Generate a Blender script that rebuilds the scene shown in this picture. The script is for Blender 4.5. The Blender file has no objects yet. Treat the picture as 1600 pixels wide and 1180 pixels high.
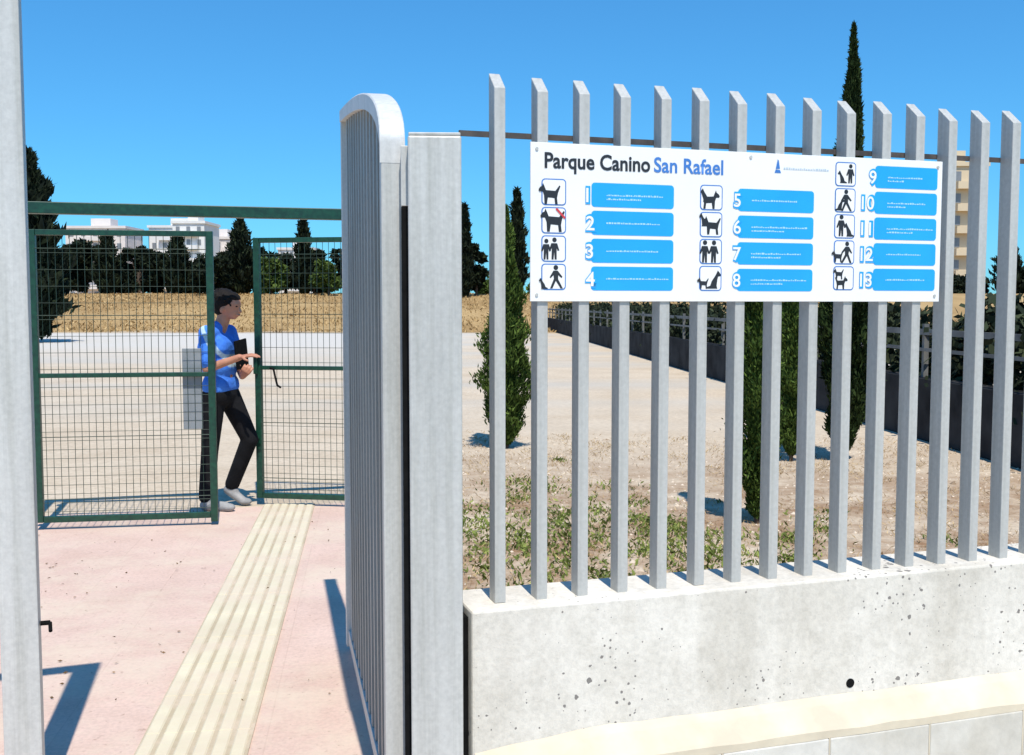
import bpy, bmesh, math, random
import numpy as np
from mathutils import Vector, Matrix, Euler
random.seed(7); np.random.seed(7)
scene=bpy.context.scene
COL=scene.collection
scene.view_settings.view_transform='Standard'
scene.view_settings.look='None'
scene.view_settings.exposure=0

# ------------------------------------------------------------ materials
def new_mat(name):
    m=bpy.data.materials.new(name); m.use_nodes=True
    nt=m.node_tree
    return m,nt,nt.nodes['Principled BSDF']
def ramp(nt,pos_cols):
    r=nt.nodes.new('ShaderNodeValToRGB')
    e=r.color_ramp.elements
    while len(e)<len(pos_cols): e.new(0.5)
    for i,(p,c) in enumerate(pos_cols):
        e[i].position=p; e[i].color=(c[0],c[1],c[2],1)
    return r
def noise(nt,scale,detail=4,rough=0.55,vec=None,stretch=None,coord='Object'):
    n=nt.nodes.new('ShaderNodeTexNoise'); n.inputs['Scale'].default_value=scale
    n.inputs['Detail'].default_value=detail; n.inputs['Roughness'].default_value=rough
    tc=nt.nodes.new('ShaderNodeTexCoord')
    if stretch:
        mp=nt.nodes.new('ShaderNodeMapping'); mp.inputs['Scale'].default_value=stretch
        nt.links.new(tc.outputs[coord],mp.inputs['Vector']); nt.links.new(mp.outputs[0],n.inputs['Vector'])
    else: nt.links.new(tc.outputs[coord],n.inputs['Vector'])
    return n
def mixc(nt,a,b,fac,mode='MIX'):
    m=nt.nodes.new('ShaderNodeMix'); m.data_type='RGBA'; m.blend_type=mode
    def put(s,v):
        if isinstance(v,bpy.types.NodeSocket): nt.links.new(v,s)
        elif isinstance(v,(int,float)): s.default_value=v
        else: s.default_value=(v[0],v[1],v[2],1)
    put(m.inputs[0],fac); put(m.inputs[6],a); put(m.inputs[7],b)
    return m.outputs[2]
def bump(nt,b,h,strength=0.3,dist=0.01):
    n=nt.nodes.new('ShaderNodeBump'); n.inputs['Strength'].default_value=strength; n.inputs['Distance'].default_value=dist
    nt.links.new(h,n.inputs['Height']); nt.links.new(n.outputs[0],b.inputs['Normal'])
def simple(name,c1,c2=None,scale=20,rough=0.6,metal=0.0,bs=0.15,bd=0.003,stretch=None,spec=None):
    m,nt,b=new_mat(name)
    c2=c2 or tuple(x*0.75 for x in c1)
    n=noise(nt,scale,stretch=stretch)
    r=ramp(nt,[(0.35,c2),(0.65,c1)]); nt.links.new(n.outputs[0],r.inputs[0])
    nt.links.new(r.outputs[0],b.inputs['Base Color'])
    b.inputs['Roughness'].default_value=rough; b.inputs['Metallic'].default_value=metal
    if spec is not None: b.inputs['Specular IOR Level'].default_value=spec
    if bs: bump(nt,b,n.outputs[0],bs,bd)
    return m

def steel_mat(name,lo,hi,metal=.12,streak=.8):
    m,nt,b=new_mat(name)
    n1=noise(nt,3.0,5,0.6,stretch=(1.6,1.6,0.3)); n2=noise(nt,70,3,0.6); n0=noise(nt,2.2,4,.6)
    r=ramp(nt,[(0.25,lo),(0.78,hi)]); nt.links.new(n1.outputs[0],r.inputs[0])
    r2=ramp(nt,[(0.3,(0.90,0.90,0.90)),(0.7,(1.05,1.05,1.05))]); nt.links.new(n2.outputs[0],r2.inputs[0])
    c=mixc(nt,r.outputs[0],r2.outputs[0],1.0,'MULTIPLY')
    n3=noise(nt,3,5,.65,stretch=(12,12,.35)); r3=ramp(nt,[(0.3,(0.78,0.78,0.75)),(0.55,(1,1,1))]); nt.links.new(n3.outputs[0],r3.inputs[0])
    c=mixc(nt,c,r3.outputs[0],streak,'MULTIPLY')
    nt.links.new(c,b.inputs['Base Color'])
    b.inputs['Metallic'].default_value=metal
    rr=nt.nodes.new('ShaderNodeMapRange'); rr.inputs[3].default_value=.38; rr.inputs[4].default_value=.62; nt.links.new(n0.outputs[0],rr.inputs[0]); nt.links.new(rr.outputs[0],b.inputs['Roughness'])
    bump(nt,b,n2.outputs[0],0.10,0.002)
    return m
STEEL=steel_mat('galvanised_steel',(0.47,0.465,0.435),(0.67,0.66,0.62))
STEELP=steel_mat('galvanised_steel_picket',(0.45,0.44,0.41),(0.61,0.60,0.565))
STEELG=steel_mat('shaded_steel_slat',(0.27,0.27,0.25),(0.40,0.395,0.37))  # darker copy of the steel, slat shade put into the colour
STEELC=steel_mat('sunlit_steel_edge',(0.58,0.575,0.55),(0.74,0.73,0.70),.05,.6)  # lighter copy of the steel, sunlight on the arch put into the colour
GREEN=simple('green_paint',(0.010,0.065,0.036),(0.007,0.038,0.024),30,0.4,bs=0.05)
WIRE=simple('green_wire',(0.025,0.055,0.035),(0.016,0.035,0.025),30,0.5,bs=0)
BLACK=simple('matt_black',(0.010,0.010,0.010),(0.006,0.006,0.006),30,0.9,spec=.1)
RUST=simple('weathered_rail',(0.10,0.08,0.07),(0.05,0.045,0.045),25,0.7)
DARKW=simple('shade_toned_concrete',(0.046,0.046,0.048),(0.018,0.018,0.019),1.8,0.9,spec=.1)  # shade of the wall's unlit side is put into this dark colour
GREYP=simple('grey_plate',(0.30,0.32,0.33),(0.24,0.26,0.27),8,0.5,0.2)

def concrete():
    m,nt,b=new_mat('pale_concrete')
    n1=noise(nt,1.6,6,0.6); n2=noise(nt,60,4,0.7); n5=noise(nt,9,6,.7)
    r=ramp(nt,[(0.3,(0.64,0.59,0.51)),(0.62,(0.79,0.735,0.65))]); nt.links.new(n1.outputs[0],r.inputs[0])
    r2=ramp(nt,[(0.3,(0.84,0.84,0.84)),(0.6,(1,1,1))]); nt.links.new(n2.outputs[0],r2.inputs[0])
    c=mixc(nt,r.outputs[0],r2.outputs[0],1.0,'MULTIPLY')
    r5=ramp(nt,[(0.32,(0.86,0.855,0.84)),(0.55,(1.02,1.02,1.02))]); nt.links.new(n5.outputs[0],r5.inputs[0])
    c=mixc(nt,c,r5.outputs[0],.8,'MULTIPLY')
    n7=noise(nt,2.2,5,.6,stretch=(3,1,.35)); r7=ramp(nt,[(0.35,(0.88,0.87,0.85)),(0.55,(1,1,1))]); nt.links.new(n7.outputs[0],r7.inputs[0])
    c=mixc(nt,c,r7.outputs[0],.8,'MULTIPLY')
    tc=nt.nodes.new('ShaderNodeTexCoord')
    nm=noise(nt,2.3,3,0.6); masks=None
    for sc,lo,hi,mx in ((21,.40,.70,.30),(46,.36,.66,.27)):
        v=nt.nodes.new('ShaderNodeTexVoronoi'); v.inputs['Scale'].default_value=sc; nt.links.new(tc.outputs['Object'],v.inputs['Vector'])
        th=nt.nodes.new('ShaderNodeMapRange'); th.inputs[1].default_value=lo; th.inputs[2].default_value=hi; th.inputs[3].default_value=0.0; th.inputs[4].default_value=mx
        nt.links.new(nm.outputs[0],th.inputs[0])
        wob=noise(nt,90,2,.5); ad=nt.nodes.new('ShaderNodeMath'); ad.operation='MULTIPLY_ADD'; ad.inputs[1].default_value=.30; nt.links.new(wob.outputs[0],ad.inputs[0]); nt.links.new(v.outputs['Distance'],ad.inputs[2])
        sb=nt.nodes.new('ShaderNodeMath'); sb.operation='SUBTRACT'; sb.inputs[1].default_value=.15; nt.links.new(ad.outputs[0],sb.inputs[0])
        lt=nt.nodes.new('ShaderNodeMath'); lt.operation='LESS_THAN'
        nt.links.new(sb.outputs[0],lt.inputs[0]); nt.links.new(th.outputs[0],lt.inputs[1])
        gt=nt.nodes.new('ShaderNodeMath'); gt.operation='GREATER_THAN'; gt.inputs[1].default_value=.45
        sp=nt.nodes.new('ShaderNodeSeparateColor'); nt.links.new(v.outputs['Color'],sp.inputs[0]); nt.links.new(sp.outputs[0],gt.inputs[0])
        ml=nt.nodes.new('ShaderNodeMath'); ml.operation='MULTIPLY'; nt.links.new(lt.outputs[0],ml.inputs[0]); nt.links.new(gt.outputs[0],ml.inputs[1])
        c=mixc(nt,c,(0.22,0.20,0.18),ml.outputs[0])
        if masks is None: masks=ml
    nt.links.new(c,b.inputs['Base Color']); b.inputs['Roughness'].default_value=0.9
    sub=nt.nodes.new('ShaderNodeMath'); sub.operation='SUBTRACT'
    nt.links.new(n2.outputs[0],sub.inputs[0]); nt.links.new(masks.outputs[0],sub.inputs[1])
    bump(nt,b,sub.outputs[0],0.4,0.004)
    return m
CONC=concrete()
MORTAR=simple('cream_mortar',(0.70,0.61,0.46),(0.57,0.49,0.37),5,0.95,bs=0.6,bd=0.014)
def blockmat():
    m,nt,b=new_mat('concrete_block')
    n=noise(nt,14,5,0.7); n1=noise(nt,3,4,.6)
    r=ramp(nt,[(0.3,(0.56,0.53,0.475)),(0.7,(0.70,0.665,0.60))]); nt.links.new(n.outputs[0],r.inputs[0])
    r1=ramp(nt,[(0.35,(0.86,0.84,0.80)),(0.6,(1,1,1))]); nt.links.new(n1.outputs[0],r1.inputs[0])
    nt.links.new(mixc(nt,r.outputs[0],r1.outputs[0],1,'MULTIPLY'),b.inputs['Base Color']); b.inputs['Roughness'].default_value=0.95
    bump(nt,b,n.outputs[0],0.3,0.006); return m
BLOCK=blockmat()

def groundmat():
    m,nt,b=new_mat('sandy_ground')
    geo=nt.nodes.new('ShaderNodeNewGeometry'); sep=nt.nodes.new('ShaderNodeSeparateXYZ'); nt.links.new(geo.outputs['Position'],sep.inputs[0])
    def mr(sock,a,c,lo=0,hi=1):
        q=nt.nodes.new('ShaderNodeMapRange'); q.inputs[1].default_value=a; q.inputs[2].default_value=c; q.inputs[3].default_value=lo; q.inputs[4].default_value=hi
        nt.links.new(sock,q.inputs[0]); return q.outputs[0]
    def mul(a,c):
        q=nt.nodes.new('ShaderNodeMath'); q.operation='MULTIPLY'; nt.links.new(a,q.inputs[0]); nt.links.new(c,q.inputs[1]); return q.outputs[0]
    n1=noise(nt,0.8,6,0.6); n2=noise(nt,14,5,0.7); n3=noise(nt,1.0,4,0.55,stretch=(0.03,0.22,1))
    r=ramp(nt,[(0.3,(0.55,0.44,0.32)),(0.7,(0.66,0.55,0.42))]); nt.links.new(n1.outputs[0],r.inputs[0])
    r2=ramp(nt,[(0.3,(0.78,0.76,0.74)),(0.62,(1.05,1.05,1.05))]); nt.links.new(n2.outputs[0],r2.inputs[0])
    sand=mixc(nt,r.outputs[0],r2.outputs[0],0.9,'MULTIPLY')
    n6=noise(nt,1.1,8,0.75); r6=ramp(nt,[(0.40,(0,0,0)),(0.56,(1,1,1))]); nt.links.new(n6.outputs[0],r6.inputs[0])
    zone=mul(mr(sep.outputs[0],-1.1,-.5),mr(sep.outputs[1],12.5,9.0))
    c=mixc(nt,sand,(0.29,0.175,0.10),mul(mul(r6.outputs[0],zone),mr(n2.outputs[0],.28,.6,.4,1)))
    r3=ramp(nt,[(0.45,(0,0,0)),(0.62,(1,1,1))]); nt.links.new(n3.outputs[0],r3.inputs[0])
    c=mixc(nt,c,(0.50,0.465,0.41),mul(r3.outputs[0],mr(sep.outputs[1],9,22,0,.7)))
    c=mixc(nt,c,(0.58,0.54,0.485),mul(mr(sep.outputs[1],28,42),mr(sep.outputs[0],-1,-4)))
    n4=noise(nt,0.35,6,0.7,stretch=(0.35,0.25,1))
    r4=ramp(nt,[(0.3,(0.28,0.17,0.07)),(0.7,(0.50,0.345,0.165))]); nt.links.new(n4.outputs[0],r4.inputs[0])
    c=mixc(nt,c,r4.outputs[0],mr(sep.outputs[1],58,62))
    nt.links.new(c,b.inputs['Base Color']); b.inputs['Roughness'].default_value=0.95; b.inputs['Specular IOR Level'].default_value=0.1
    bump(nt,b,n2.outputs[0],0.8,0.03)
    return m
GROUND=groundmat()
def pinkmat():
    m,nt,b=new_mat('pink_paving')
    n1=noise(nt,1.6,6,0.65); n2=noise(nt,55,4,0.7)
    r=ramp(nt,[(0.3,(0.60,0.415,0.33)),(0.7,(0.70,0.51,0.42))]); nt.links.new(n1.outputs[0],r.inputs[0])
    r2=ramp(nt,[(0.3,(0.86,0.86,0.86)),(0.6,(1.03,1.03,1.03))]); nt.links.new(n2.outputs[0],r2.inputs[0])
    c=mixc(nt,r.outputs[0],r2.outputs[0],1,'MULTIPLY')
    br=nt.nodes.new('ShaderNodeTexBrick'); br.offset=0.0; br.inputs['Scale'].default_value=1.0
    br.inputs['Brick Width'].default_value=0.4; br.inputs['Row Height'].default_value=0.4; br.inputs['Mortar Size'].default_value=0.003
    br.inputs['Color1'].default_value=(1,1,1,1); br.inputs['Color2'].default_value=(0.965,0.97,0.975,1); br.inputs['Mortar'].default_value=(0.90,0.89,0.88,1)
    tc=nt.nodes.new('ShaderNodeTexCoord'); mp=nt.nodes.new('ShaderNodeMapping'); mp.inputs['Rotation'].default_value=(0,0,math.radians(-7.7))
    nt.links.new(tc.outputs['Object'],mp.inputs[0]); nt.links.new(mp.outputs[0],br.inputs['Vector'])
    c=mixc(nt,c,br.outputs['Color'],1,'MULTIPLY')
    n3=noise(nt,1.3,7,0.75); r3=ramp(nt,[(0.46,(0,0,0)),(0.68,(0.85,0.85,0.85))]); nt.links.new(n3.outputs[0],r3.inputs[0])
    c=mixc(nt,c,(0.67,0.55,0.42),r3.outputs[0])
    n4=noise(nt,22,3,0.8); r4=ramp(nt,[(0.28,(0.58,0.52,0.48)),(0.38,(1,1,1))]); nt.links.new(n4.outputs[0],r4.inputs[0])
    c=mixc(nt,c,r4.outputs[0],.7,'MULTIPLY')
    nt.links.new(c,b.inputs['Base Color']); b.inputs['Roughness'].default_value=0.9
    bump(nt,b,n2.outputs[0],0.25,0.003); return m
PINK=pinkmat()
def tactmat(name,lo,hi):
    m,nt,b=new_mat(name)
    n=noise(nt,3,5,.65); r=ramp(nt,[(0.3,lo),(0.7,hi)]); nt.links.new(n.outputs[0],r.inputs[0])
    n3=noise(nt,1.8,7,0.75); r3=ramp(nt,[(0.45,(0,0,0)),(0.65,(.8,.8,.8))]); nt.links.new(n3.outputs[0],r3.inputs[0])
    c=mixc(nt,r.outputs[0],(0.65,0.52,0.40),r3.outputs[0])
    nt.links.new(c,b.inputs['Base Color']); b.inputs['Roughness'].default_value=.88
    n2=noise(nt,60,3,.6); bump(nt,b,n2.outputs[0],.2,.003); return m
TACT=tactmat('cream_tactile_tile',(0.61,0.53,0.375),(0.72,0.64,0.465))
TACTG=tactmat('tactile_groove',(0.42,0.345,0.23),(0.50,0.41,0.28))

def leafmat(name,dark,light):
    m,nt,b=new_mat(name)
    g=nt.nodes.new('ShaderNodeNewGeometry')
    n=noise(nt,1.6,3)
    ad=nt.nodes.new('ShaderNodeMath'); ad.operation='ADD'; nt.links.new(g.outputs['Random Per Island'],ad.inputs[0]); nt.links.new(n.outputs[0],ad.inputs[1])
    r=ramp(nt,[(0.35,dark),(0.85,tuple((a+b2)/2 for a,b2 in zip(dark,light))),(1.0,light)])
    hf=nt.nodes.new('ShaderNodeMath'); hf.operation='MULTIPLY'; hf.inputs[1].default_value=0.72; nt.links.new(ad.outputs[0],hf.inputs[0])
    nt.links.new(hf.outputs[0],r.inputs[0]); nt.links.new(r.outputs[0],b.inputs['Base Color'])
    b.inputs['Roughness'].default_value=0.8; b.inputs['Specular IOR Level'].default_value=0.12
    return m
CYP=leafmat('cypress_foliage',(0.010,0.020,0.006),(0.05,0.078,0.020))
CYPN=leafmat('young_cypress_foliage',(0.025,0.048,0.008),(0.12,0.18,0.035))
CYPD=leafmat('dark_foliage',(0.008,0.012,0.008),(0.026,0.036,0.016))
HEDGE=leafmat('hedge_foliage',(0.012,0.018,0.011),(0.055,0.07,0.035))
OLIVE=leafmat('bright_foliage',(0.03,0.05,0.012),(0.12,0.17,0.035))
WEED=leafmat('weed_leaves',(0.07,0.10,0.02),(0.27,0.31,0.08))
STRAW=leafmat('dry_straw',(0.24,0.15,0.065),(0.60,0.44,0.23))
GRASSD=leafmat('dry_grass_blades',(0.26,0.155,0.06),(0.56,0.39,0.185))
LITTER=leafmat('leaf_litter',(0.08,0.045,0.02),(0.26,0.16,0.08))
BARK=simple('bark',(0.12,0.08,0.05),(0.06,0.04,0.03),15,0.9,bs=0.5,bd=0.02)
STONE=leafmat('pebbles',(0.28,0.20,0.13),(0.68,0.57,0.45))

# ------------------------------------------------------------ mesh helpers
class B:
    def __init__(s): s.v=[]; s.f=[]
    def box(s,x0,x1,y0,y1,z0,z1):
        n=len(s.v)
        s.v+=[(x0,y0,z0),(x1,y0,z0),(x1,y1,z0),(x0,y1,z0),(x0,y0,z1),(x1,y0,z1),(x1,y1,z1),(x0,y1,z1)]
        s.f+=[tuple(n+i for i in q) for q in [(0,3,2,1),(4,5,6,7),(0,1,5,4),(1,2,6,5),(2,3,7,6),(3,0,4,7)]]
        return s
    def hexa(s,pts):
        n=len(s.v); s.v+=[tuple(p) for p in pts]
        s.f+=[tuple(n+i for i in q) for q in [(0,3,2,1),(4,5,6,7),(0,1,5,4),(1,2,6,5),(2,3,7,6),(3,0,4,7)]]
        return s
    def poly(s,pts):
        n=len(s.v); s.v+=[tuple(p) for p in pts]; s.f.append(tuple(range(n,n+len(pts)))); return s
    def loft(s,sections):
        n=len(sections[0]); k=len(s.v)
        for sec in sections: s.v+=[tuple(p) for p in sec]
        for j in range(len(sections)-1):
            for i in range(n):
                q=(i+1)%n; s.f.append((k+j*n+i,k+j*n+q,k+(j+1)*n+q,k+(j+1)*n+i))
        s.f.append(tuple(k+i for i in reversed(range(n)))); o=k+(len(sections)-1)*n; s.f.append(tuple(o+i for i in range(n)))
        return s
    def tube(s,p0,p1,r0,r1=None,n=8,caps=True):
        r1=r0 if r1 is None else r1
        p0=Vector(p0);p1=Vector(p1); d=(p1-p0).normalized()
        a=d.orthogonal().normalized(); b=d.cross(a)
        k=len(s.v)
        for p,r in((p0,r0),(p1,r1)):
            for i in range(n):
                t=2*math.pi*i/n+math.pi/4
                s.v.append(tuple(p+a*math.cos(t)*r+b*math.sin(t)*r))
        for i in range(n):
            j=(i+1)%n; s.f.append((k+i,k+j,k+n+j,k+n+i))
        if caps: s.f.append(tuple(k+i for i in reversed(range(n)))); s.f.append(tuple(k+n+i for i in range(n)))
        return s
    def capsule(s,p0,p1,r0,r1,n=14):
        p0=Vector(p0);p1=Vector(p1); d=(p1-p0)
        d=d.normalized() if d.length>1e-6 else Vector((0,0,1))
        a=d.orthogonal().normalized(); b=d.cross(a); k=len(s.v); rings=[]
        m=5
        for i in range(1,m+1):
            t=math.pi/2*(i/m); rings.append((p0-d*math.cos(t)*r0, math.sin(t)*r0))
        for i in range(0,m):
            t=math.pi/2*(i/m); rings.append((p1+d*math.sin(t)*r1, math.cos(t)*r1))
        s.v.append(tuple(p0-d*r0))
        for c,r in rings:
            for i in range(n):
                t=2*math.pi*i/n; s.v.append(tuple(c+a*math.cos(t)*r+b*math.sin(t)*r))
        s.v.append(tuple(p1+d*r1)); last=len(s.v)-1
        for i in range(n): s.f.append((k,k+1+(i+1)%n,k+1+i))
        for q in range(len(rings)-1):
            o=k+1+q*n
            for i in range(n):
                j=(i+1)%n; s.f.append((o+i,o+j,o+n+j,o+n+i))
        o=k+1+(len(rings)-1)*n
        for i in range(n): s.f.append((o+i,o+(i+1)%n,last))
        return s
    def ell(s,c,r,rot=(0,0,0),n=18,m=12):
        R=Euler(rot).to_matrix(); c=Vector(c); k=len(s.v)
        for j in range(1,m):
            ph=math.pi*j/m
            for i in range(n):
                t=2*math.pi*i/n
                s.v.append(tuple(c+R@Vector((r[0]*math.sin(ph)*math.cos(t),r[1]*math.sin(ph)*math.sin(t),r[2]*math.cos(ph)))))
        s.v.append(tuple(c+R@Vector((0,0,r[2])))); top=len(s.v)-1
        s.v.append(tuple(c+R@Vector((0,0,-r[2])))); bot=len(s.v)-1
        for j in range(m-2):
            for i in range(n):
                q=(i+1)%n; s.f.append((k+j*n+i,k+(j+1)*n+i,k+(j+1)*n+q,k+j*n+q))
        for i in range(n):
            q=(i+1)%n; s.f.append((top,k+i,k+q)); s.f.append((bot,k+(m-2)*n+q,k+(m-2)*n+i))
        return s
    def obj(s,name,mat,parent=None,smooth=False,bevel=0):
        me=bpy.data.meshes.new(name); me.from_pydata(s.v,[],s.f); me.update()
        me.materials.append(mat)
        if smooth: me.polygons.foreach_set('use_smooth',[True]*len(me.polygons))
        o=bpy.data.objects.new(name,me); COL.objects.link(o)
        if parent: o.parent=parent
        if bevel:
            md=o.modifiers.new('Bevel','BEVEL'); md.width=bevel; md.segments=2; md.limit_method='ANGLE'
        return o
def empty(name,loc=(0,0,0),rz=0,label=None,category=None,group=None):
    o=bpy.data.objects.new(name,None); o.empty_display_size=0.2; o.location=loc; o.rotation_euler=(0,0,rz)
    COL.objects.link(o)
    if label:o['label']=label
    if category:o['category']=category
    if group:o['group']=group
    return o
def remesh(o,vs,smooth=4):
    md=o.modifiers.new('Remesh','REMESH'); md.mode='VOXEL'; md.voxel_size=vs
    if smooth:
        sm=o.modifiers.new('Smooth','SMOOTH'); sm.iterations=smooth; sm.factor=0.5
    bpy.context.view_layer.update()
    dg=bpy.context.evaluated_depsgraph_get()
    me=bpy.data.meshes.new_from_object(o.evaluated_get(dg))
    o.modifiers.clear(); o.data=me
    me.polygons.foreach_set('use_smooth',[True]*len(me.polygons))
def leaves(name,C,D,L,W,mat,parent,extra=None):
    C=np.asarray(C);D=np.asarray(D); n=len(C)
    D=D/np.linalg.norm(D,axis=1)[:,None]
    R=np.random.normal(size=(n,3)); S=np.cross(D,R); S/= (np.linalg.norm(S,axis=1)[:,None]+1e-9)
    L=np.asarray(L).reshape(-1,1)*np.ones((n,1)); W=np.asarray(W).reshape(-1,1)*np.ones((n,1))
    v=np.empty((n,4,3)); v[:,0]=C-D*L/2; v[:,1]=C+S*W/2-D*L*.05; v[:,2]=C+D*L/2; v[:,3]=C-S*W/2-D*L*.05
    V=v.reshape(-1,3).tolist(); F=np.arange(n*4).reshape(-1,4).tolist()
    if extra:
        k=len(V); V+= [tuple(p) for p in extra.v]; F+=[[k+i for i in f] for f in extra.f]
    me=bpy.data.meshes.new(name); me.from_pydata(V,[],F); me.update(); me.materials.append(mat)
    o=bpy.data.objects.new(name,me); COL.objects.link(o)
    if parent:o.parent=parent
    return o

# ------------------------------------------------------------ ground
def gz(x,y):
    t=min(1,max(0,(y-60)/38)); t=t*t*(3-2*t)
    return 2.5*t
def ground():
    xs=sorted(set([-600,-400,-250,-160,-110]+list(range(-80,81,4))+[110,160,250,400,600]))
    ys=[-12,-5,0,5,10,20,30,40,50,58]+list(range(60,104,3))+[110,130,160,220,350,600,1200]
    b=B()
    for y in ys:
        for x in xs:
            b.v.append((x,y,gz(x,y)+(random.uniform(-.12,.12) if 62<y<130 else 0)))
    nx=len(xs)
    for j in range(len(ys)-1):
        for i in range(nx-1):
            a=j*nx+i; b.f.append((a,a+1,a+nx+1,a+nx))
    o=b.obj('ground',GROUND,smooth=True); o['kind']='structure'
ground()
b=B(); b.poly([(-4.3,-3,.004),(-.13,-3,.004),(-.34,3.4,.004),(-1.0,8.75,.004),(-4.6,7.9,.004)])
o=b.obj('path',PINK); o['kind']='structure'
b=B(); b.poly([(-.12,-3,.004),(6,-3,.004),(6,4.9,.004),(-.12,2.98,.004)])
o=b.obj('pavement',simple('pale_pavement',(0.66,0.58,0.46),(0.56,0.49,0.39),5,0.9)); o['kind']='structure'

te=empty('tactile_paving',(-0.99,2.4,0),math.atan2(0.134,0.991),'cream ribbed tactile paving strip set into the pink path','tactile paving')
b=B(); b.box(-.205,.205,0,6.25,0.005,0.010); b.obj('tile_base',TACTG,te)
b=B()
for k in range(16):
    y0=k*.39+.002
    for i in range(6):
        x=-.200+i*.0680
        b.hexa([(x,y0,.0102),(x+.052,y0,.0102),(x+.052,y0+.386,.0102),(x,y0+.386,.0102),(x+.006,y0+.003,.0150),(x+.046,y0+.003,.0150),(x+.046,y0+.383,.0150),(x+.006,y0+.383,.0150)])
b.obj('ribs',TACT,te)

# ------------------------------------------------------------ fence frame
FR=math.atan2(.302,.953)
FO=(-.045,3.23,0)
wall=empty('concrete_wall',FO,FR,'low pale pitted concrete wall carrying a slatted steel fence','wall')
b=B(); b.box(-.108,4.6,-.092,.158,0,.728)
b.obj('wall_body',CONC,wall,bevel=.008)
random.seed(3)
secs=[]
x=-.10
while x<4.6:
    zt=.327+random.uniform(-.004,.004)-max(0,.25-x)*.10; zf=.256+random.uniform(-.003,.003); yf=-.182+random.uniform(-.002,.002)
    secs.append([(x,-.0925,.2225),(x,yf,.2225),(x,yf,zf-.008),(x,yf+.008,zf+.002),(x,-.125,zt-.018),(x,-.0925,zt)]); x+=.11
b=B().loft(secs); b.obj('mortar_ledge',MORTAR,wall)
b=B()
for i in range(12):
    x=.30+i*.395
    b.box(x,x+.389,-.184,-.094,.0,.2215)
b.obj('block_course',BLOCK,wall,bevel=.004)
b=B(); b.box(-.10,.2995,-.183,-.094,0,.2215); 
for i in range(12): b.box(.30+i*.395+.3895,.30+(i+1)*.395-.0005,-.1825,-.094,.0,.2215)
b.obj('mortar_bedding',MORTAR,wall)
b=B(); b.tube((1.225,-.0935,.362),(1.225,-.088,.362),.016,n=20); b.obj('hole_dark_disc',BLACK,wall)  # flat black disc; its colour stands for the darkness inside the hole
b=B(); b.box(-.128,-.1085,-.05,.12,0,.70); b.obj('gap_shade_strip',BLACK,wall)  # black strip painted in for the shade of the gap beside the post

fence=empty('slatted_fence',FO,FR,'galvanised steel slatted fence with mitred tops on the concrete wall','fence')
pk=B().hexa([(-.0175,-.03,.7285),(.0175,-.03,.7285),(.0175,.03,.7285),(-.0175,.03,.7285),(-.0175,-.03,2.294),(.0175,-.03,2.294),(.0175,.03,2.346),(-.0175,.03,2.346)])
p0=pk.obj('picket',STEELP,fence,bevel=.0025)
for i in range(1,22):
    o=p0.copy(); o.parent=fence; o.location=(i*.1365,random.uniform(-.001,.001),random.uniform(-.006,.006)+(-.012*i/14)); 
    o.rotation_euler=(0,random.uniform(-.0015,.0015),random.uniform(-.02,.02)); COL.objects.link(o)
b=B(); b.box(-.11,3.2,.0305,.038,2.155,2.172); b.obj('rail',RUST,fence)

# ------------------------------------------------------------ sign
WHITE=simple('white_sign_face',(0.86,0.84,0.81),(0.83,0.81,0.78),4,0.35,bs=0)
BLUE=simple('sign_blue',(0.02,0.38,0.84),(0.018,0.35,0.80),6,0.35,bs=0)
BLUED=simple('sign_blue_text',(0.06,0.20,0.55),(0.05,0.18,0.50),6,0.4,bs=0)
CHAR=simple('sign_charcoal',(0.025,0.025,0.028),(0.02,0.02,0.022),6,0.4,bs=0)
PALE=simple('sign_pale_print',(0.40,0.68,0.86),(0.32,0.62,0.84),30,0.4,bs=0)
PGREY=simple('sign_grey_print',(0.52,0.60,0.66),(0.45,0.54,0.62),30,0.4,bs=0)
REDP=simple('sign_red',(0.6,0.05,0.06),(0.55,0.05,0.05),30,0.4,bs=0)
fx,fy=math.cos(FR),math.sin(FR)
SL=.094; sx=FO[0]+fx*SL; sy=FO[1]+fy*SL
sign=empty('information_sign',(sx,sy,1.657),FR,'white dog park rules sign with blue panels and pictograms','sign')
b=B(); b.box(0,1.496,-.0365,-.0315,0,.480); b.obj('board',WHITE,sign,bevel=.001)
def rrect(x0,x1,z0,z1,r,y,n=5):
    pts=[]
    for cx,cz,a0 in ((x1-r,z1-r,0),(x0+r,z1-r,90),(x0+r,z0+r,180),(x1-r,z0+r,270)):
        for i in range(n+1):
            a=math.radians(a0+90*i/n); pts.append((cx+r*math.cos(a),y,cz+r*math.sin(a)))
    return pts[::-1]
def text_mesh(name,body,x,z,capz,y,mat,width=None,off=0.0,al='LEFT'):
    cu=bpy.data.curves.new('t','FONT'); cu.body=body; cu.size=1.0; cu.offset=off; cu.resolution_u=4
    ob=bpy.data.objects.new('t',cu); COL.objects.link(ob); bpy.context.view_layer.update()
    dg=bpy.context.evaluated_depsgraph_get(); me=bpy.data.meshes.new_from_object(ob.evaluated_get(dg))
    bpy.data.objects.remove(ob)
    co=[v.co.copy() for v in me.vertices]
    xmin=min(c.x for c in co);xmax=max(c.x for c in co)
    s=capz/0.72; sxx=s if width is None else width/(xmax-xmin)
    for v,c in zip(me.vertices,co): v.co=(x+(c.x-xmin)*sxx,y,z+c.y*s)
    me.materials.clear(); me.materials.append(mat); me.update()
    o=bpy.data.objects.new(name,me); COL.objects.link(o); o.parent=sign
    return o
YF=-.0365
text_mesh('title_lettering','Parque Canino',.045,.405,.047,YF-.0012,CHAR,.350,.024)
text_mesh('title_lettering','San Rafael',.408,.405,.047,YF-.0012,BLUED,.243,.018)
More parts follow.
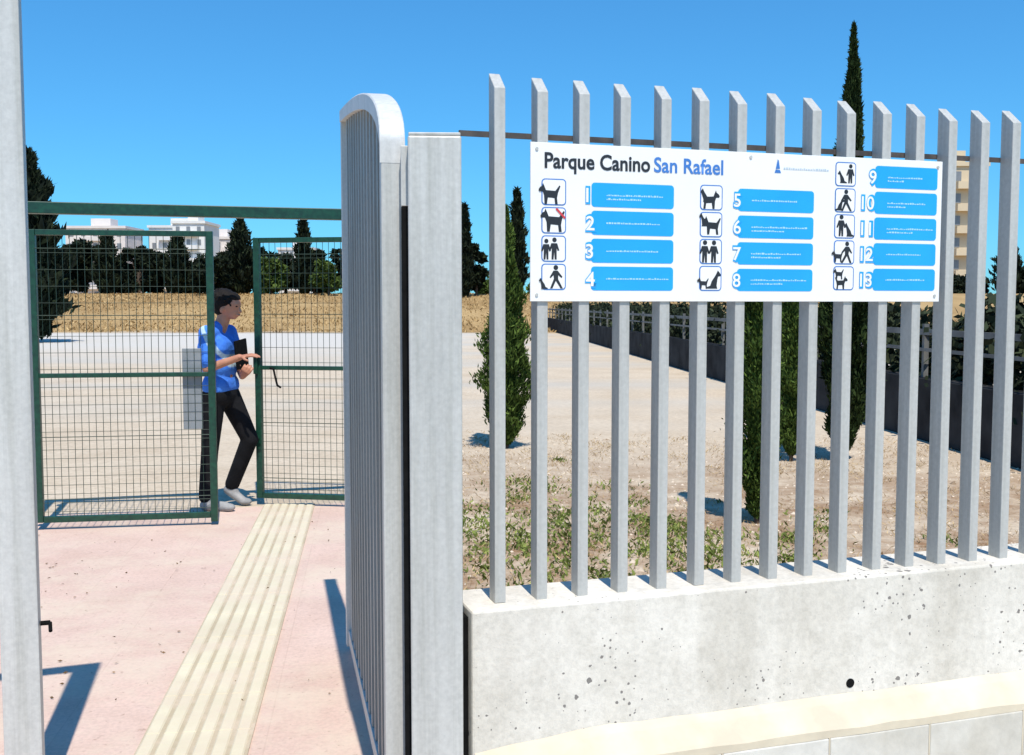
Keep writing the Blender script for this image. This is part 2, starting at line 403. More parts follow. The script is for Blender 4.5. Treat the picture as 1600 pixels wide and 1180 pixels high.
b=B(); b.poly([(.838,YF-.001,.418),(.862,YF-.001,.418),(.858,YF-.001,.428),(.842,YF-.001,.428)]).poly([(.842,YF-.001,.430),(.858,YF-.001,.432),(.853,YF-.001,.458),(.849,YF-.001,.462)])
b.obj('emblem',BLUED,sign)
b=B()
x=.872; random.seed(5)
while x<1.035:
    w=random.uniform(.003,.008); h=random.uniform(.004,.007)
    b.poly([(x,YF-.001,.430),(x+w,YF-.001,.430),(x+w,YF-.001,.430+h),(x,YF-.001,.430+h)]); x+=w+.0025
b.obj('emblem_caption',PGREY,sign)
DOG=[(.05,.62),(.12,.72),(.2,.76),(.24,.87),(.3,.74),(.36,.6),(.75,.58),(.92,.80),(.96,.76),(.86,.5),(.82,.3),(.85,.06),(.74,.06),(.71,.3),(.44,.32),(.40,.06),(.30,.06),(.28,.4),(.22,.55),(.08,.55)]
SIT=[(.1,.75),(.2,.88),(.28,.97),(.34,.84),(.42,.7),(.62,.42),(.7,.2),(.9,.12),(.88,.05),(.3,.05),(.34,.2),(.3,.5),(.26,.66),(.12,.68)]
MAN=[(.36,.72),(.62,.72),(.72,.42),(.64,.40),(.60,.52),(.60,.04),(.51,.04),(.49,.36),(.46,.04),(.37,.04),(.38,.52),(.32,.40),(.25,.42)]
WALK=[(.40,.74),(.58,.74),(.78,.50),(.74,.45),(.60,.56),(.60,.40),(.80,.04),(.70,.04),(.50,.34),(.36,.04),(.26,.04),(.42,.42),(.40,.56),(.28,.44),(.24,.48)]
def picto(x0,z0,s,kinds,slash=False,solid=False):
    p=empty('pictogram'); p.parent=sign
    g=.0035
    out=rrect(x0,x0+s,z0,z0+s,.012,YF-.0008); inn=rrect(x0+g,x0+s-g,z0+g,z0+s-g,.009,YF-.0014)
    q=B().poly(out); q.obj('picture_border',BLUED,p); q=B().poly(inn); q.obj('picture_ground',WHITE,p)
    q=B()
    y=YF-.002
    for kd,ox,oz,sc,fl in kinds:
        sc*=1.14
        pts={'dog':DOG,'sit':SIT,'man':MAN,'walk':WALK}[kd]
        pts=[((1-a if fl else a)*sc+ox-.05,b2*sc+oz) for a,b2 in pts]
        pl=[(x0+a*s,y,z0+b2*s) for a,b2 in pts]
        q.poly(pl if fl else pl[::-1]); 
        if kd in('man','walk'):
            cx,cz,r=(.5*sc+ox-.05),(.86*sc+oz),.1*sc
            q.poly([(x0+(cx+r*math.cos(t))*s,y,z0+(cz+r*math.sin(t))*s) for t in [2*math.pi*i/12 for i in range(12)]])
        y-=.0002
    q.obj('silhouette',CHAR,p)
    if slash:
        q=B(); q.poly([(x0+s*.62,YF-.003,z0+s*.98),(x0+s*.98,YF-.003,z0+s*.62),(x0+s*.92,YF-.003,z0+s*.56),(x0+s*.56,YF-.003,z0+s*.92)]); q.obj('red_mark',REDP,p)
K=[ [('dog',-.12,-.02,.85,False)],
    [('dog',-.05,0,.95,False)],
    [('man',.12,.05,.8,False),('man',-.18,.05,.75,False)],
    [('walk',.15,.02,.85,False),('sit',-.1,.02,.4,False)],
    [('dog',.05,0,.8,True),('sit',.0,.3,.5,False)],
    [('dog',.1,.05,.8,False),('sit',-.05,.4,.5,False)],
    [('man',-.2,.02,.85,False),('man',.2,.02,.85,False)],
    [('sit',.3,.05,.7,True),('dog',-.08,.05,.5,False)],
    [('sit',.1,.1,.5,False),('man',.35,.1,.75,False)],
    [('walk',.1,.02,.85,False),('sit',0,.05,.5,True)],
    [('man',-.1,.05,.85,False),('sit',.45,.05,.55,False)],
    [('walk',.2,.02,.85,True),('dog',-.1,.05,.55,False)],
    [('dog',.1,.0,.6,True),('dog',.0,.42,.5,False)] ]
def item(n,xp,s,xn,xb0,xb1,z0,h):
    picto(xp,z0+(h-s)/2+.004,s,K[n-1],slash=(n==2))
    q=B().poly(rrect(xb0,xb1,z0,z0+h,.011,YF-.0008)); q.obj('blue_panel',BLUE,sign)
    text_mesh('number_outline',str(n),xn-.002,z0+.012,h*.66,YF-.0016,BLUE,None,.07)
    text_mesh('number',str(n),xn,z0+.014,h*.60,YF-.0024,WHITE,None,.012)
    q=B(); x=xb0+.05; e=xb1-.02-random.uniform(.0,.05)
    for row in range(2 if random.random()<.4 else 1):
        zz=z0+h*.5-.003-row*.012; xx=x
        while xx<e:
            w=random.uniform(.003,.010); hh=random.uniform(.003,.006)
            q.poly([(xx,YF-.0014,zz),(xx+w,YF-.0014,zz),(xx+w,YF-.0014,zz+hh),(xx,YF-.0014,zz+hh)]); xx+=w+.002
        e-=.08
    q.obj('panel_print',PALE,sign)
for i in range(4):
    z=.291-i*.0857
    item(1+i,.035,.080,.180,.198,.478,z,.074)
    item(5+i,.570,.080,.690,.706,.988,z,.072)
for i in range(5):
    z=.382-i*.0862
    item(9+i,1.068,.080,1.172 if i else 1.20,1.224,1.476,z,.074)
for p in ((.02,.02),(.02,.46),(1.476,.02),(1.476,.46),(.75,.465)):
    B().tube((p[0],YF-.003,p[1]),(p[0],YF+.001,p[1]),.005,n=10).obj('rivet',STEEL,sign)

# ------------------------------------------------------------ right gate post
post=empty('gate_post',(-.2245,3.12,0),0.05,'thick square galvanised steel gate post beside the wall','gate post')
b=B(); b.box(-.0765,.0765,-.075,.075,0,2.128); b.obj('post_shaft',STEEL,post,bevel=.006)
b=B(); b.box(-.074,.074,-.072,.072,2.1285,2.137); b.obj('cap_plate',STEELP,post,bevel=.002)
b=B(); b.box(-.098,-.0768,-.030,.020,0.02,1.93); b.obj('slot_strip',BLACK,post)  # black strip filling the slot between stile and post
b=B(); b.box(-.0985,-.0768,-.030,.020,1.932,2.105); b.obj('filler_plate',STEEL,post,bevel=.002)

# ------------------------------------------------------------ arched gate leaves
def arch(s,L=1.85,z0=2.115,dz=.42):
    return z0+dz*(max(0,s)/L)**.43
def gate_leaf(name,loc,rz,label,L=1.85,stile=.05,z0=2.115,dz=.42,first=.14,stop=.05,th=.037):
    e=empty(name,loc,rz,label,'gate',group='arched steel gate leaves')
    N=56; secs=[]
    for i in range(N+1):
        s0=L*(i/N)**2.4; a=arch(s0,L,z0,dz)
        secs.append([(s0,-th,a-.055),(s0,th,a-.055),(s0,th,a-.004),(s0,th-.004,a),(s0,-th+.004,a),(s0,-th,a-.004)])
    B().loft(secs).obj('arched_top_rail',STEELC,e)
    st=.034
    b=B(); b.box(.0008,stile,-st,st,.04,z0-.002); b.obj('stile',STEEL,e,bevel=.003)
    b=B(); b.box(L-stile,L-.001,-st,st,.04,arch(L,L,z0,dz)-.057); b.obj('stile',STEEL,e,bevel=.003)
    b=B(); b.box(stile+.001,L-stile-.001,-.025,.025,.06,.12); b.obj('bottom_rail',STEEL,e,bevel=.003)
    x=first
    while x<L-stile-stop:
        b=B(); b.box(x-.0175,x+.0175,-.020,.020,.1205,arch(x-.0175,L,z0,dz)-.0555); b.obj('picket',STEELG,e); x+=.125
    return e
dx,dy=-.405,1.80
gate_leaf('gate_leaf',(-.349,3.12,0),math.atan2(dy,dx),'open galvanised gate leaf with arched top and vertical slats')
L2=1.85; 
ux,uy=-.953,-.302
hx,hy=-1.525+ux*L2,3.347+uy*L2
gl=gate_leaf('gate_leaf',(hx,hy,0),math.atan2(-uy,-ux),'closed galvanised gate leaf with arched top beside the path',L=L2,stile=.113,z0=2.22,dz=.46,first=.16,stop=.42)
b=B(); b.tube((L2+.001,0,.62),(L2+.03,0,.62),.008,n=10).tube((L2+.03,0,.62),(L2+.034,-.03,.60),.006,n=8); b.obj('latch_handle',BLACK,gl)

# ------------------------------------------------------------ green mesh gate
portal=empty('gate_portal',(-3.56,7.56,0),math.atan2(.80,2.85),'dark green steel gateway frame with an overhead beam','gateway')
W=2.96
b=B(); b.box(-.04,.04,-.04,.04,0,2.29); b.obj('upright',GREEN,portal,bevel=.005)
b=B(); b.box(W-.04,W+.04,-.04,.04,0,2.29); b.obj('upright',GREEN,portal,bevel=.005)
b=B(); b.box(-.05,W+.05,-.045,.045,2.291,2.375); b.obj('overhead_beam',GREEN,portal,bevel=.005)
def mesh_leaf(loc,rz,W,label,chain=False,plate=False):
    e=empty('mesh_gate_leaf',loc,rz,label,'gate',group='green wire mesh gate leaves')
    f=.025; z0,z1=.06,2.18
    b=B(); b.box(0,2*f,-f,f,z0,z1); b.obj('stile',GREEN,e,bevel=.004)
    b=B(); b.box(W-2*f,W,-f,f,z0-.03,z1); b.obj('stile',GREEN,e,bevel=.004)
    for zc,h in ((z0+.02,.022),(1.13,.016),(z1-.02,.020)):
        b=B(); b.box(2*f+.001,W-2*f-.001,-f*.8,f*.8,zc-h,zc+h); b.obj('crossbar',GREEN,e,bevel=.003)
    b=B(); x=2*f+.03
    while x<W-2*f-.01:
        for a,c in ((z0+.04,1.113),(1.147,z1-.041)):
            b.tube((x,.0,a),(x,.0,c),.0022,n=4,caps=False)
        x+=.05
    zz=z0+.075
    while zz<z1-.05:
        if abs(zz-1.13)>.03:
            k=round((zz-z0)/.065)
            b.tube((2*f,-.005,zz),(W-2*f,-.005,zz),.0018,n=4,caps=False)
            if k%7==2:
                b.tube((2*f,-.03,zz+.03),(W-2*f,-.03,zz+.03),.003,n=4,caps=False)
        zz+=.065 if zz<1.13 else .12
    b.obj('wire_mesh',WIRE,e)
    for zc in (.35,1.9):
        b=B(); b.tube((-.012 if not chain else W+.012,0,zc-.05),(-.012 if not chain else W+.012,0,zc+.05),.016,n=10)
        b.obj('hinge',GREEN,e,smooth=True)
    if plate:
        b=B(); b.box(W-.24,W-.10,.03,.036,.72,1.32); b.obj('lock_guard_plate',GREYP,e,bevel=.002)
    if chain:
        b=B(); b.box(-.004,.03,-.045,-.029,1.08,1.24); b.obj('latch',GREEN,e,bevel=.003)
        b=B()
        pts=[(.14,-.035,1.13),(.17,-.045,1.12),(.185,-.045,1.05),(.20,-.045,.99),(.225,-.045,.975)]
        for i in range(len(pts)-1): b.capsule(pts[i],pts[i+1],.009,.009,8)
        b.obj('hanging_strap',BLACK,e,smooth=True)
    return e
mesh_leaf((-3.46,7.60,0),math.atan2(.20,1.26),1.28,'green wire mesh gate leaf, closed, with grey plate by the lock',plate=True)
mesh_leaf((-2.09,8.60,0),math.atan2(-.20,1.22),1.25,'green wire mesh gate leaf standing ajar with a hanging strap',chain=True)

# ------------------------------------------------------------ perimeter wall, rail fence, hedge
PR=math.atan2(1,-.05)-math.pi/2
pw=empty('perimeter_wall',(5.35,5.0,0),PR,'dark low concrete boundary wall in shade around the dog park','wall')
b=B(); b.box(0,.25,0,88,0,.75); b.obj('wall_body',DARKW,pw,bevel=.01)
pf=empty('perimeter_fence',(5.35,5.0,0),PR,'grey steel rail fence on the boundary wall','fence')
PG=simple('perimeter_steel',(0.20,0.20,0.19),(0.10,0.10,0.10),3,0.7,0.1)
p1=B().box(.11,.17,-.03,.03,.7505,1.40).obj('fence_post',PG,pf)
for i in range(1,44):
    o=p1.copy(); o.parent=pf; o.location=(0,i*2.0,0); COL.objects.link(o)
for za,zb in ((1.27,1.34),(1.07,1.11)):
    b=B(); b.box(.075,.1095,-.1,87,za,zb); b.obj('rail',PG,pf)
rsx=np.random.RandomState(77); n=60000
yy=5+60*rsx.uniform(0,1,n)**1.6; off=.70+rsx.normal(size=n)*.24; zz=rsx.uniform(.05,1,n)**.55*(1.46+.18*np.sin(yy*1.7)+.12*np.sin(yy*4.3))
C=np.stack([5.35-.05*(yy-5)+off,yy,zz],1); D=rsx.normal(size=(n,3))+np.array([0,0,.6])
o=leaves('hedge',C,D,.13*rsx.uniform(.6,1.5,n),.08*rsx.uniform(.6,1.4,n),HEDGE,None); o['kind']='stuff'

# ------------------------------------------------------------ trees
def cypress(loc,h,r,mat,n,ls,label,seed,group='cypress trees',base=.06,name='cypress_tree',wide=.25,power=1.2):
    rs=np.random.RandomState(seed)
    e=empty(name,loc,rs.uniform(0,6),label,'tree',group)
    b=B(); b.tube((0,0,-.05),(0,0,h*.5),max(.02,r*.12),max(.012,r*.06),n=8)
    for k in range(10):
        zz=h*(base+.05+.7*k/10); a=rs.uniform(0,6.28); rr=r*.55
        b.tube((0,0,zz),(rr*math.cos(a)*.6,rr*math.sin(a)*.6,zz+h*.08),r*.04,r*.015,n=5)
    b.obj('trunk',BARK,e)
    def prof(t):
        t=np.asarray(t,float)
        return np.where(t<wide,np.sqrt(np.clip(t/wide,0,1))*.95+.05,np.clip(1-((t-wide)/(1-wide)),0,1)**(1/power)+.02)
    ph=rs.uniform(0,6.28,8)
    t=rs.beta(1.0,1.25,n); th=rs.uniform(0,6.28,n)
    lump=1+.20*np.sin(th*3+t*18+ph[0])+.17*np.sin(th*2-t*31+ph[1])+.14*np.sin(t*47+ph[2]+th)
    R=r*prof(t)*lump*np.power(rs.uniform(0.1,1,n),.35)
    R*=1+np.where(rs.uniform(size=n)<.06,.22,0)
    z=h*(base+(1-base)*t)
    C=np.stack([R*np.cos(th),R*np.sin(th),z],1)
    D=np.stack([.5*np.cos(th),.5*np.sin(th),np.full(n,.9)],1)+rs.normal(size=(n,3))*.4
    L=ls*rs.uniform(.6,1.5,n); 
    ex=B(); N=10
    for i in range(N):
        a,c=i/N,(i+1)/N
        ex.tube((0,0,h*(base+(1-base)*a)),(0,0,h*(base+(1-base)*c)*1.0),r*.5*float(prof(a)),max(.004,r*.5*float(prof(c))),n=9,caps=True)
    leaves('crown',C,D,L,L*.30,mat,e,ex)
    return e
def broad(loc,h,r,mat,n,ls,label,seed,group='park trees',name='park_tree'):
    rs=np.random.RandomState(seed)
    e=empty(name,loc,0,label,'tree',group)
    b=B(); b.tube((0,0,-.1),(.05*h*rs.uniform(-1,1),0,h*.45),r*.1,r*.06,n=8)
    K=16; cl=[]
    for k in range(K):
        a=rs.uniform(0,6.28); q=rs.uniform(.2,.85); zz=h*rs.uniform(.15,.85)
        sh=math.sqrt(max(.05,1-((zz/h-.45)/.6)**2))
        cl.append((r*q*sh*math.cos(a),r*q*sh*math.sin(a),zz,r*rs.uniform(.28,.5)))
        b.tube((0,0,h*.3),cl[-1][:3],r*.035,r*.015,n=5)
    b.obj('trunk',BARK,e)
    C=[];D=[]
    for c in cl:
        m=n//K; d=rs.normal(size=(m,3)); d/=np.linalg.norm(d,axis=1)[:,None]
        q=c[3]*rs.uniform(.35,1,m)**.5
        P=d*q[:,None]*np.array([1,1,.85])+np.array(c[:3]); C.append(P); D.append(d+rs.normal(size=(m,3))*.5)
    C=np.concatenate(C);D=np.concatenate(D); C[:,2]=np.maximum(C[:,2],.05)
    L=ls*rs.uniform(.6,1.5,len(C))
    leaves('crown',C,D,L,L*.55,mat,e)
    return e
cypress((-.07,12.0,0),2.75,.29,CYPN,20000,.058,'slim young green cypress in bare sandy soil',11,base=.02)
cypress((1.84,7.85,0),2.55,.16,CYPN,17000,.042,'slim young cypress behind the slatted fence',12,base=.02,power=2.2)
cypress((2.93,11.0,0),2.45,.19,CYPN,14000,.050,'small young cypress in gravelly soil',13,base=.03,power=2.0)
cypress((3.49,11.0,0),4.5,.30,CYP,26000,.070,'tall narrow dark cypress with a pointed tip',14,base=.03,power=.95,wide=.30)
cypress((-20.5,45,0),8.1,1.45,CYPD,12000,.45,'tall broad dark cypress at the edge of the esplanade',15,base=.03,power=1.8)
def W100(px,Y): return (px-800)/1650*Y
for i,(px,top,w,kind,Y) in enumerate([(92,385,50,'b',100),(118,376,54,'b',97),(146,366,50,'b',99),(180,362,38,'c',96),(200,382,46,'b',100),(228,380,50,'b',98),(252,398,40,'b',101),(272,386,42,'b',99),(288,366,40,'c',97),(312,412,50,'b',103),
        (340,394,48,'b',95),(358,386,48,'b',98),(384,342,46,'c',97),(405,380,44,'b',99),(430,402,40,'o',95),(452,368,46,'b',98),(481,340,30,'c',96),(497,385,40,'b',99),(520,402,44,'o',94),(548,385,46,'b',98),
        (728,318,22,'c',90),(745,364,36,'b',92),(808,294,30,'c',88),(765,440,30,'o',95),(715,400,30,'b',96),(850,440,40,'o',99),
        (1190,455,50,'b',110),(1290,450,50,'b',108),(1400,462,50,'o',104),(1490,430,60,'b',108),(1560,380,46,'c',105),(1590,420,60,'b',105)]):
    v=(590-top)/1650; zt=1.65+Y*math.tan(math.atan(v)-math.radians(4)); g=gz(0,Y)-.15
    h=zt-g; r=w/2*Y/1650*1.05; loc=(W100(px,Y)/.985,Y,g)
    if kind=='c': cypress(loc,h,r,CYPD,2600,.55,'distant dark cypress on the dry grass bank',30+i,group='distant park trees',base=.02,power=2.0)
    else: broad(loc,h,r*1.15,OLIVE if kind=='o' else CYPD,2800,.45,('bright green bushy tree on the dry bank' if kind=='o' else 'dark bushy park tree on the dry bank'),30+i,group='distant park trees')

# ------------------------------------------------------------ low vegetation & gravel
def scatter_blades(name,N,area,hh,ww,mat,kind='stuff',clump=None,seed=1,lean=.4,gauss=False,cmax=.22,path=False):
    rs=np.random.RandomState(seed)
    if clump:
        k=clump
        if gauss:
            cx=rs.normal(area[0],area[1],k); cy=rs.normal(area[2],area[3],k)
        else:
            cx=rs.uniform(area[0],area[1],k); cy=rs.uniform(area[2],area[3],k)
        cr=rs.uniform(.02,cmax,k)*rs.uniform(.3,1,k)
        wgt=cr**1.2; wgt/=wgt.sum(); idx=rs.choice(k,N,p=wgt); x=cx[idx]+rs.normal(size=N)*cr[idx]; y=cy[idx]+rs.normal(size=N)*cr[idx]*1.3
    else:
        x=rs.uniform(area[0],area[1],N); y=rs.uniform(area[2],area[3],N)
    if not path:
        keep=(x>-.055*y)|(y>20); x=x[keep]; y=y[keep]; keep=(y>3.7+.32*x); x=x[keep]; y=y[keep]
    N=len(x)
    l=hh*rs.uniform(.4,1.3,N)
    z=np.array([gz(a,b2) for a,b2 in zip(x,y)])+(l*.3 if not path else .012)
    d=rs.normal(size=(N,3))*lean; d[:,2]=1 if not path else .05
    o=leaves(name,np.stack([x,y,z],1),d,l,l*ww,mat,None); o['kind']=kind
    return o
scatter_blades('weeds',13000,(.5,1.1,6.9,1.3),.046,.34,WEED,clump=170,seed=2,lean=1.0,gauss=True,cmax=.26)
scatter_blades('dry_straw',15000,(-.6,5.0,4.5,13),.05,.11,STRAW,clump=320,seed=3,lean=1.3,cmax=.3)
scatter_blades('dry_grass',34000,(-55,30,60,102),.26,.30,GRASSD,seed=4,lean=1.0)
scatter_blades('leaf_litter',200,(-3.6,-.9,4,8.3),.02,.4,LITTER,clump=40,seed=8,lean=1.0,cmax=.35,path=True)
rs=np.random.RandomState(9); b=B()
for i in range(7000):
    x=rs.uniform(-.6,5.1); y=rs.uniform(4.6,13)
    r=rs.uniform(.004,.016)*(2.2 if rs.uniform()<.05 else 1)
    if x<-.055*y: continue
    k=len(b.v); a=rs.uniform(0,6.28)
    for j in range(5):
        t=a+j*1.2566; b.v.append((x+r*math.cos(t)*rs.uniform(.7,1.2),y+r*math.sin(t)*rs.uniform(.7,1.2),.0))
    b.v.append((x+rs.uniform(-.3,.3)*r,y,r*rs.uniform(.5,.9)))
    for j in range(5): b.f.append((k+j,k+(j+1)%5,k+5))
o=b.obj('gravel',STONE); o['kind']='stuff'

# ------------------------------------------------------------ buildings
def building(loc,w,d,h,rows,cols,wallc,label,rz=0):
    e=empty('apartment_building',loc,rz,label,'building','distant apartment buildings')
    wm=simple('render_wall',wallc,tuple(c*.88 for c in wallc),.3,.9,bs=0)
    b=B(); b.box(-w/2,w/2,0,d,0,h); b.obj('wall',wm,e)
    b=B(); b.box(-w/2-.3,w/2+.3,-.3,d+.3,h+.01,h+.6); b.box(-w/6,w/6,d*.3,d*.7,h+.61,h+2.6); b.obj('roof',wm,e)
    gm=simple('window_glass',(0.26,0.27,0.29),(0.18,0.19,0.20),1,.3,bs=0)
    fw=w/cols; fh=h/rows
    w0=None
    for r_ in range(rows):
        for c_ in range(cols):
            x=-w/2+fw*(c_+.5); z=fh*(r_+.35)
            if w0 is None:
                w0=B().box(-fw*.18,fw*.18,-.06,.0,0,fh*.42).obj('window',gm,e); o=w0
            else:
                o=w0.copy(); o.parent=e; COL.objects.link(o)
            o.location=(x,-.01,z)
    for r_ in range(1,rows):
        q=B(); q.box(-w*.30,w*.30,-1.0,-.07,fh*r_-.1,fh*r_+.9); q.obj('balcony',wm,e)
building((-98,250,2.3),14,12,17.0,6,5,(0.78,0.70,0.65),'pale pink apartment block behind trees')
building((-83,262,2.3),13,12,18,6,5,(0.80,0.77,0.73),'off-white apartment block behind trees')
building((-69,250,2.3),7,12,14.5,5,3,(0.78,0.70,0.65),'small pinkish apartment block')
building((-71.5,235,2.3),7.0,12,17.0,6,3,(0.80,0.78,0.75),'white narrow apartment tower')
building((-55,270,2.3),9,12,13,5,4,(0.76,0.73,0.70),'low white apartment block')
building((64,150,2.3),5.5,10,18.6,6,2,(0.70,0.56,0.38),'ochre apartment tower beyond the boundary fence')
building((47,170,2.3),16,10,5,2,6,(0.74,0.70,0.65),'low white building beyond the boundary fence')

# ------------------------------------------------------------ person
SKIN=simple('skin',(0.54,0.25,0.15),(0.46,0.20,0.12),12,.55,bs=0.05)
HAIR=simple('dark_hair',(0.016,0.011,0.009),(0.007,0.006,0.005),60,.75,bs=.8,bd=.01,stretch=(1,1,.3),spec=.2)
TROU=simple('black_trousers',(0.011,0.011,0.013),(0.006,0.006,0.007),9,.85,bs=.4,bd=.01,spec=.2)
SHOE=simple('pale_shoe',(0.36,0.35,0.34),(0.22,0.22,0.22),12,.7)
def shirtmat():
    m,nt,b=new_mat('blue_shirt')
    n=noise(nt,7,5,.6)
    r=ramp(nt,[(0.3,(0.035,0.15,0.60)),(0.7,(0.065,0.27,0.85))]); nt.links.new(n.outputs[0],r.inputs[0])
    tc=nt.nodes.new('ShaderNodeTexCoord'); sp=nt.nodes.new('ShaderNodeSeparateXYZ'); nt.links.new(tc.outputs['Object'],sp.inputs[0])
    a=nt.nodes.new('ShaderNodeMath'); a.operation='MULTIPLY_ADD'; a.inputs[1].default_value=.55; nt.links.new(sp.outputs[2],a.inputs[0]); nt.links.new(sp.outputs[0],a.inputs[2])
    s=nt.nodes.new('ShaderNodeMath'); s.operation='SUBTRACT'; s.inputs[1].default_value=.74; nt.links.new(a.outputs[0],s.inputs[0])
    ab=nt.nodes.new('ShaderNodeMath'); ab.operation='ABSOLUTE'; nt.links.new(s.outputs[0],ab.inputs[0])
    lt=nt.nodes.new('ShaderNodeMapRange'); lt.inputs[1].default_value=.022; lt.inputs[2].default_value=.014; nt.links.new(ab.outputs[0],lt.inputs[0])
    c=mixc(nt,r.outputs[0],(0.50,0.66,0.75),lt.outputs[0])
    nt.links.new(c,b.inputs['Base Color']); b.inputs['Roughness'].default_value=.85
    n2=noise(nt,9,3,.5); bump(nt,b,n2.outputs[0],.8,.03); return m
SHIRT=shirtmat()
MX,MY=-2.31,8.42
man=empty('person',(MX,MY,0),math.radians(-10),'person in blue shirt and black trousers reaching out an arm','person')
def hand(b,w,d,n,curl,thside):
    w=Vector(w); d=Vector(d).normalized(); n=Vector(n); n=(n-d*n.dot(d)).normalized(); s=d.cross(n).normalized()
    for k in (-.026,-.009,.009,.026): b.capsule(w+d*.01+s*k*.6,w+d*.085+s*k,.014,.012,10)
    for i,(k,l) in enumerate(((-.032,.066),(-.011,.078),(.011,.072),(.031,.056))):
        p=w+d*.088+s*k; ang=curl*(1+.15*i)
        for seg,(fr,r0,r1) in enumerate(((.45,.0095,.009),(.32,.009,.0082),(.23,.0082,.0072))):
            dd=(d*math.cos(ang)+n*math.sin(ang)+s*k*1.2).normalized(); q=p+dd*l*fr
            b.capsule(p,q,r0,r1,8); p=q; ang+=curl*1.1
    p=w+d*.03+s*thside*.026; dd=(d*.6+s*thside*.75+n*.35).normalized(); q=p+dd*.038; b.capsule(p,q,.0125,.0105,8)
    dd=(d*.85+s*thside*.3+n*.45).normalized(); b.capsule(q,q+dd*.03,.0105,.0085,8)
b=B()
Rs,Re,Rw=(-.05,-.17,1.42),(-.02,-.235,1.145),(.235,-.20,1.235)
Ls,Le,Lw=(-.02,.17,1.42),(.05,.20,1.14),(.15,.03,1.07)
b.capsule((-.02,-.07,.95),(-.02,.07,.95),.10,.10).capsule((-.02,0,.98),(-.03,0,1.25),.10,.10).capsule((-.035,-.07,1.32),(-.035,.07,1.32),.105,.105)
b.capsule((-.035,-.15,1.42),(-.03,.15,1.42),.05,.05).capsule((-.03,0,1.43),(.03,0,1.57),.056,.052)
b.capsule(Rs,Re,.046,.037).capsule(Re,Rw,.038,.026).capsule(Ls,Le,.046,.037).capsule(Le,Lw,.038,.026)
HA=(-.04,-.09,.93);KA=(-.075,-.10,.5);AA=(-.115,-.10,.09)
HB=(.0,.09,.93);KB=(.165,.12,.555);AB=(-.02,.17,.16)
b.capsule(HA,KA,.082,.055).capsule(KA,AA,.052,.038)
b.capsule(HB,KB,.082,.055).capsule(KB,AB,.052,.038)
ht=math.radians(30)
b.ell((.060,0,1.640),(.096,.074,.106),(0,ht,0)).ell((.088,0,1.585),(.060,.055,.057),(0,ht,0)).ell((.100,0,1.553),(.032,.034,.028))
b.capsule((.138,0,1.625),(.156,0,1.588),.011,.015,10).ell((.138,0,1.560),(.016,.026,.010)).capsule((.134,-.03,1.645),(.134,.03,1.645),.018,.018,10)
for s_ in (-1,1): b.ell((.040,s_*.077,1.605),(.020,.011,.030),(0,.3,0))
hand(b,Rw,(.95,.10,.18),(.2,.2,-.95),.18,-1)
hand(b,Lw,(.55,-.55,.45),(.5,.1,.75),.65,1)
body=b.obj('body',SKIN,man); remesh(body,.0055,3)
b=B()
b.capsule((-.02,-.075,1.0),(-.02,.075,1.0),.116,.116).capsule((-.025,-.06,1.15),(-.025,.06,1.15),.118,.118).capsule((-.04,-.075,1.30),(-.04,.075,1.30),.126,.126)
b.capsule((-.045,-.145,1.415),(-.04,.145,1.415),.064,.064).capsule((-.03,-.04,1.46),(-.03,.04,1.46),.055,.055)
mid=lambda a,c,t:tuple(a[i]*(1-t)+c[i]*t for i in range(3))
b.capsule(Rs,mid(Rs,Re,.78),.064,.062).capsule(Ls,mid(Ls,Le,.78),.064,.062)
b.capsule(mid(Rs,Re,.55),mid(Rs,Re,.80),.060,.068)
sh=b.obj('shirt',SHIRT,man); remesh(sh,.011,3)
b=B()
b.capsule((-.02,-.07,.93),(-.02,.07,.93),.114,.114)
b.capsule((-.04,-.085,.92),KA,.096,.070).capsule(KA,(-.113,-.10,.115),.069,.062)
b.capsule((.0,.085,.92),KB,.096,.070).capsule(KB,(-.016,.17,.175),.069,.060)
tr=b.obj('trousers',TROU,man); remesh(tr,.011,3)
q=B(); q.capsule((-.125,-.10,.045),(.05,-.11,.040),.043,.040).capsule((-.11,-.10,.06),(-.075,-.10,.085),.045,.038).ell((.08,-.112,.036),(.055,.045,.032))
so=q.obj('shoe',SHOE,man); remesh(so,.008,2)
q=B(); q.capsule((-.05,.17,.125),(.07,.16,.045),.042,.036).capsule((-.025,.17,.14),(.0,.17,.12),.044,.038).ell((.10,.158,.034),(.055,.045,.030))
so=q.obj('shoe',SHOE,man); remesh(so,.008,2)
b=B(); b.ell((.035,0,1.680),(.108,.090,.086),(0,.45,0)).ell((.0,0,1.638),(.080,.088,.088)).ell((.112,0,1.705),(.050,.064,.030),(0,.75,0)).ell((.01,-.01,1.725),(.070,.062,.045)).ell((.02,-.066,1.655),(.045,.028,.050))
rh=np.random.RandomState(5)
for i in range(150):
    a=rh.uniform(0,6.28); ph=rh.uniform(-.3,1.5)
    p=(.03+.105*math.cos(ph)*math.cos(a),.090*math.cos(ph)*math.sin(a),1.675+.085*math.sin(ph)-.25*(.105*math.cos(ph)*math.cos(a)))
    if p[0]>.105 and p[2]<1.70: continue
    q2=(p[0]+rh.normal()*.014,p[1]+rh.normal()*.014,p[2]+rh.uniform(-.025,.012)); b.capsule(p,q2,.010,.005,6)
hr=b.obj('hair',HAIR,man); remesh(hr,.005,0)
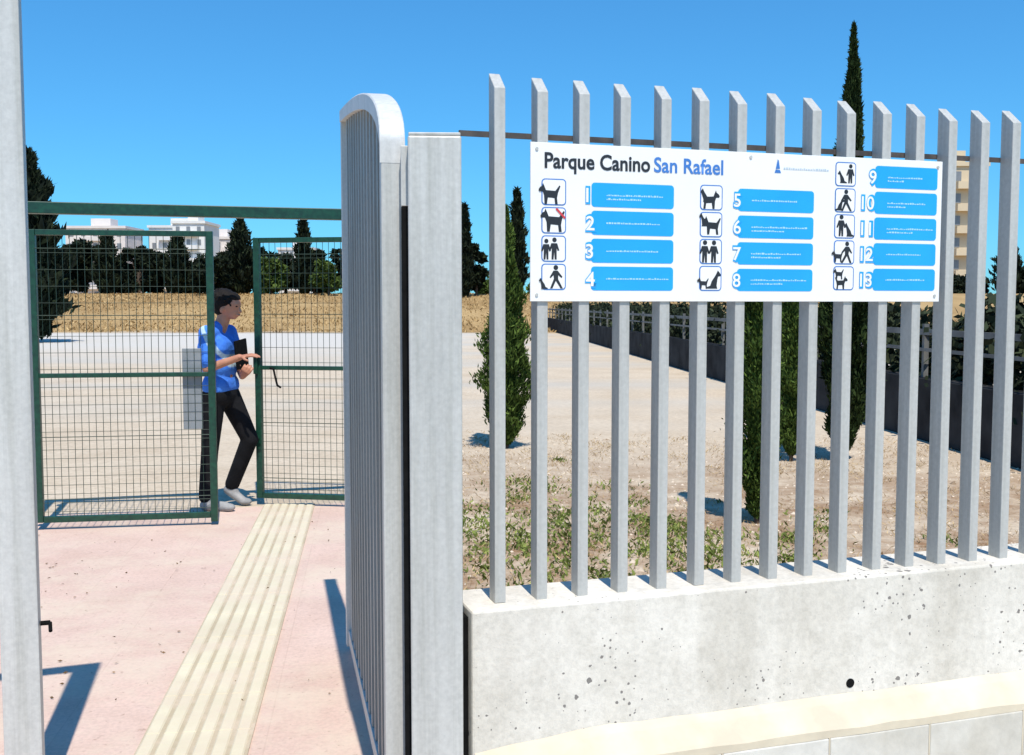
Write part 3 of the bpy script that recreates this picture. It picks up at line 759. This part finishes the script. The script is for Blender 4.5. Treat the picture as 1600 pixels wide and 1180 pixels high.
for s_ in (-1,1):
    q=B(); q.ell((.141,s_*.032,1.628),(.008,.012,.006)); q.obj('eye',BLACK,man,smooth=True)
q=B(); q.ell((.151,0,1.560),(.005,.02,.004)); q.obj('mouth',simple('lips',(0.3,0.1,0.08)),man,smooth=True)
b=B(); b.box(-.075,.075,-.008,.008,-.115,.115)
fo=b.obj('folder',BLACK,None,bevel=.003); fo.location=(MX+.155,MY-.02,1.25); fo.rotation_euler=(0,math.radians(-8),math.radians(68))
fo['label']='black folder held upright in the hand'; fo['category']='folder'

# ------------------------------------------------------------ light, world, camera
EL=math.radians(62); hxn,hyn=.25,-.968
sd=Vector((hxn*math.cos(EL),hyn*math.cos(EL),math.sin(EL)))
sun=bpy.data.lights.new('sun','SUN'); sun.energy=5.0; sun.angle=math.radians(.5); sun.color=(1,.95,.86)
so=bpy.data.objects.new('sun',sun); COL.objects.link(so); so.location=(3,-6,20)
so.rotation_euler=sd.to_track_quat('Z','Y').to_euler()
w=bpy.data.worlds.new('World'); scene.world=w; w.use_nodes=True
nt=w.node_tree; bg=nt.nodes['Background']
sk=nt.nodes.new('ShaderNodeTexSky'); sk.sky_type='NISHITA'; sk.sun_disc=False; sk.sun_elevation=EL
sk.sun_rotation=math.atan2(hxn,hyn); sk.air_density=1.0; sk.dust_density=.2; sk.ozone_density=2.5; sk.altitude=50
gm=nt.nodes.new('ShaderNodeGamma'); gm.inputs[1].default_value=.8; nt.links.new(sk.outputs[0],gm.inputs[0])
mx=nt.nodes.new('ShaderNodeMix'); mx.data_type='RGBA'; mx.blend_type='MULTIPLY'; mx.inputs[0].default_value=1
nt.links.new(gm.outputs[0],mx.inputs[6]); mx.inputs[7].default_value=(.44,1.30,1.98,1)
nt.links.new(mx.outputs[2],bg.inputs[0]); bg.inputs[1].default_value=.115
cam=bpy.data.cameras.new('camera'); co=bpy.data.objects.new('camera',cam); COL.objects.link(co)
co.location=(0,0,1.65); co.rotation_euler=(math.radians(86),0,0); cam.lens=37.125; cam.sensor_width=36; cam.sensor_fit='HORIZONTAL'; cam.clip_end=3000; cam.clip_start=.05
scene.camera=co
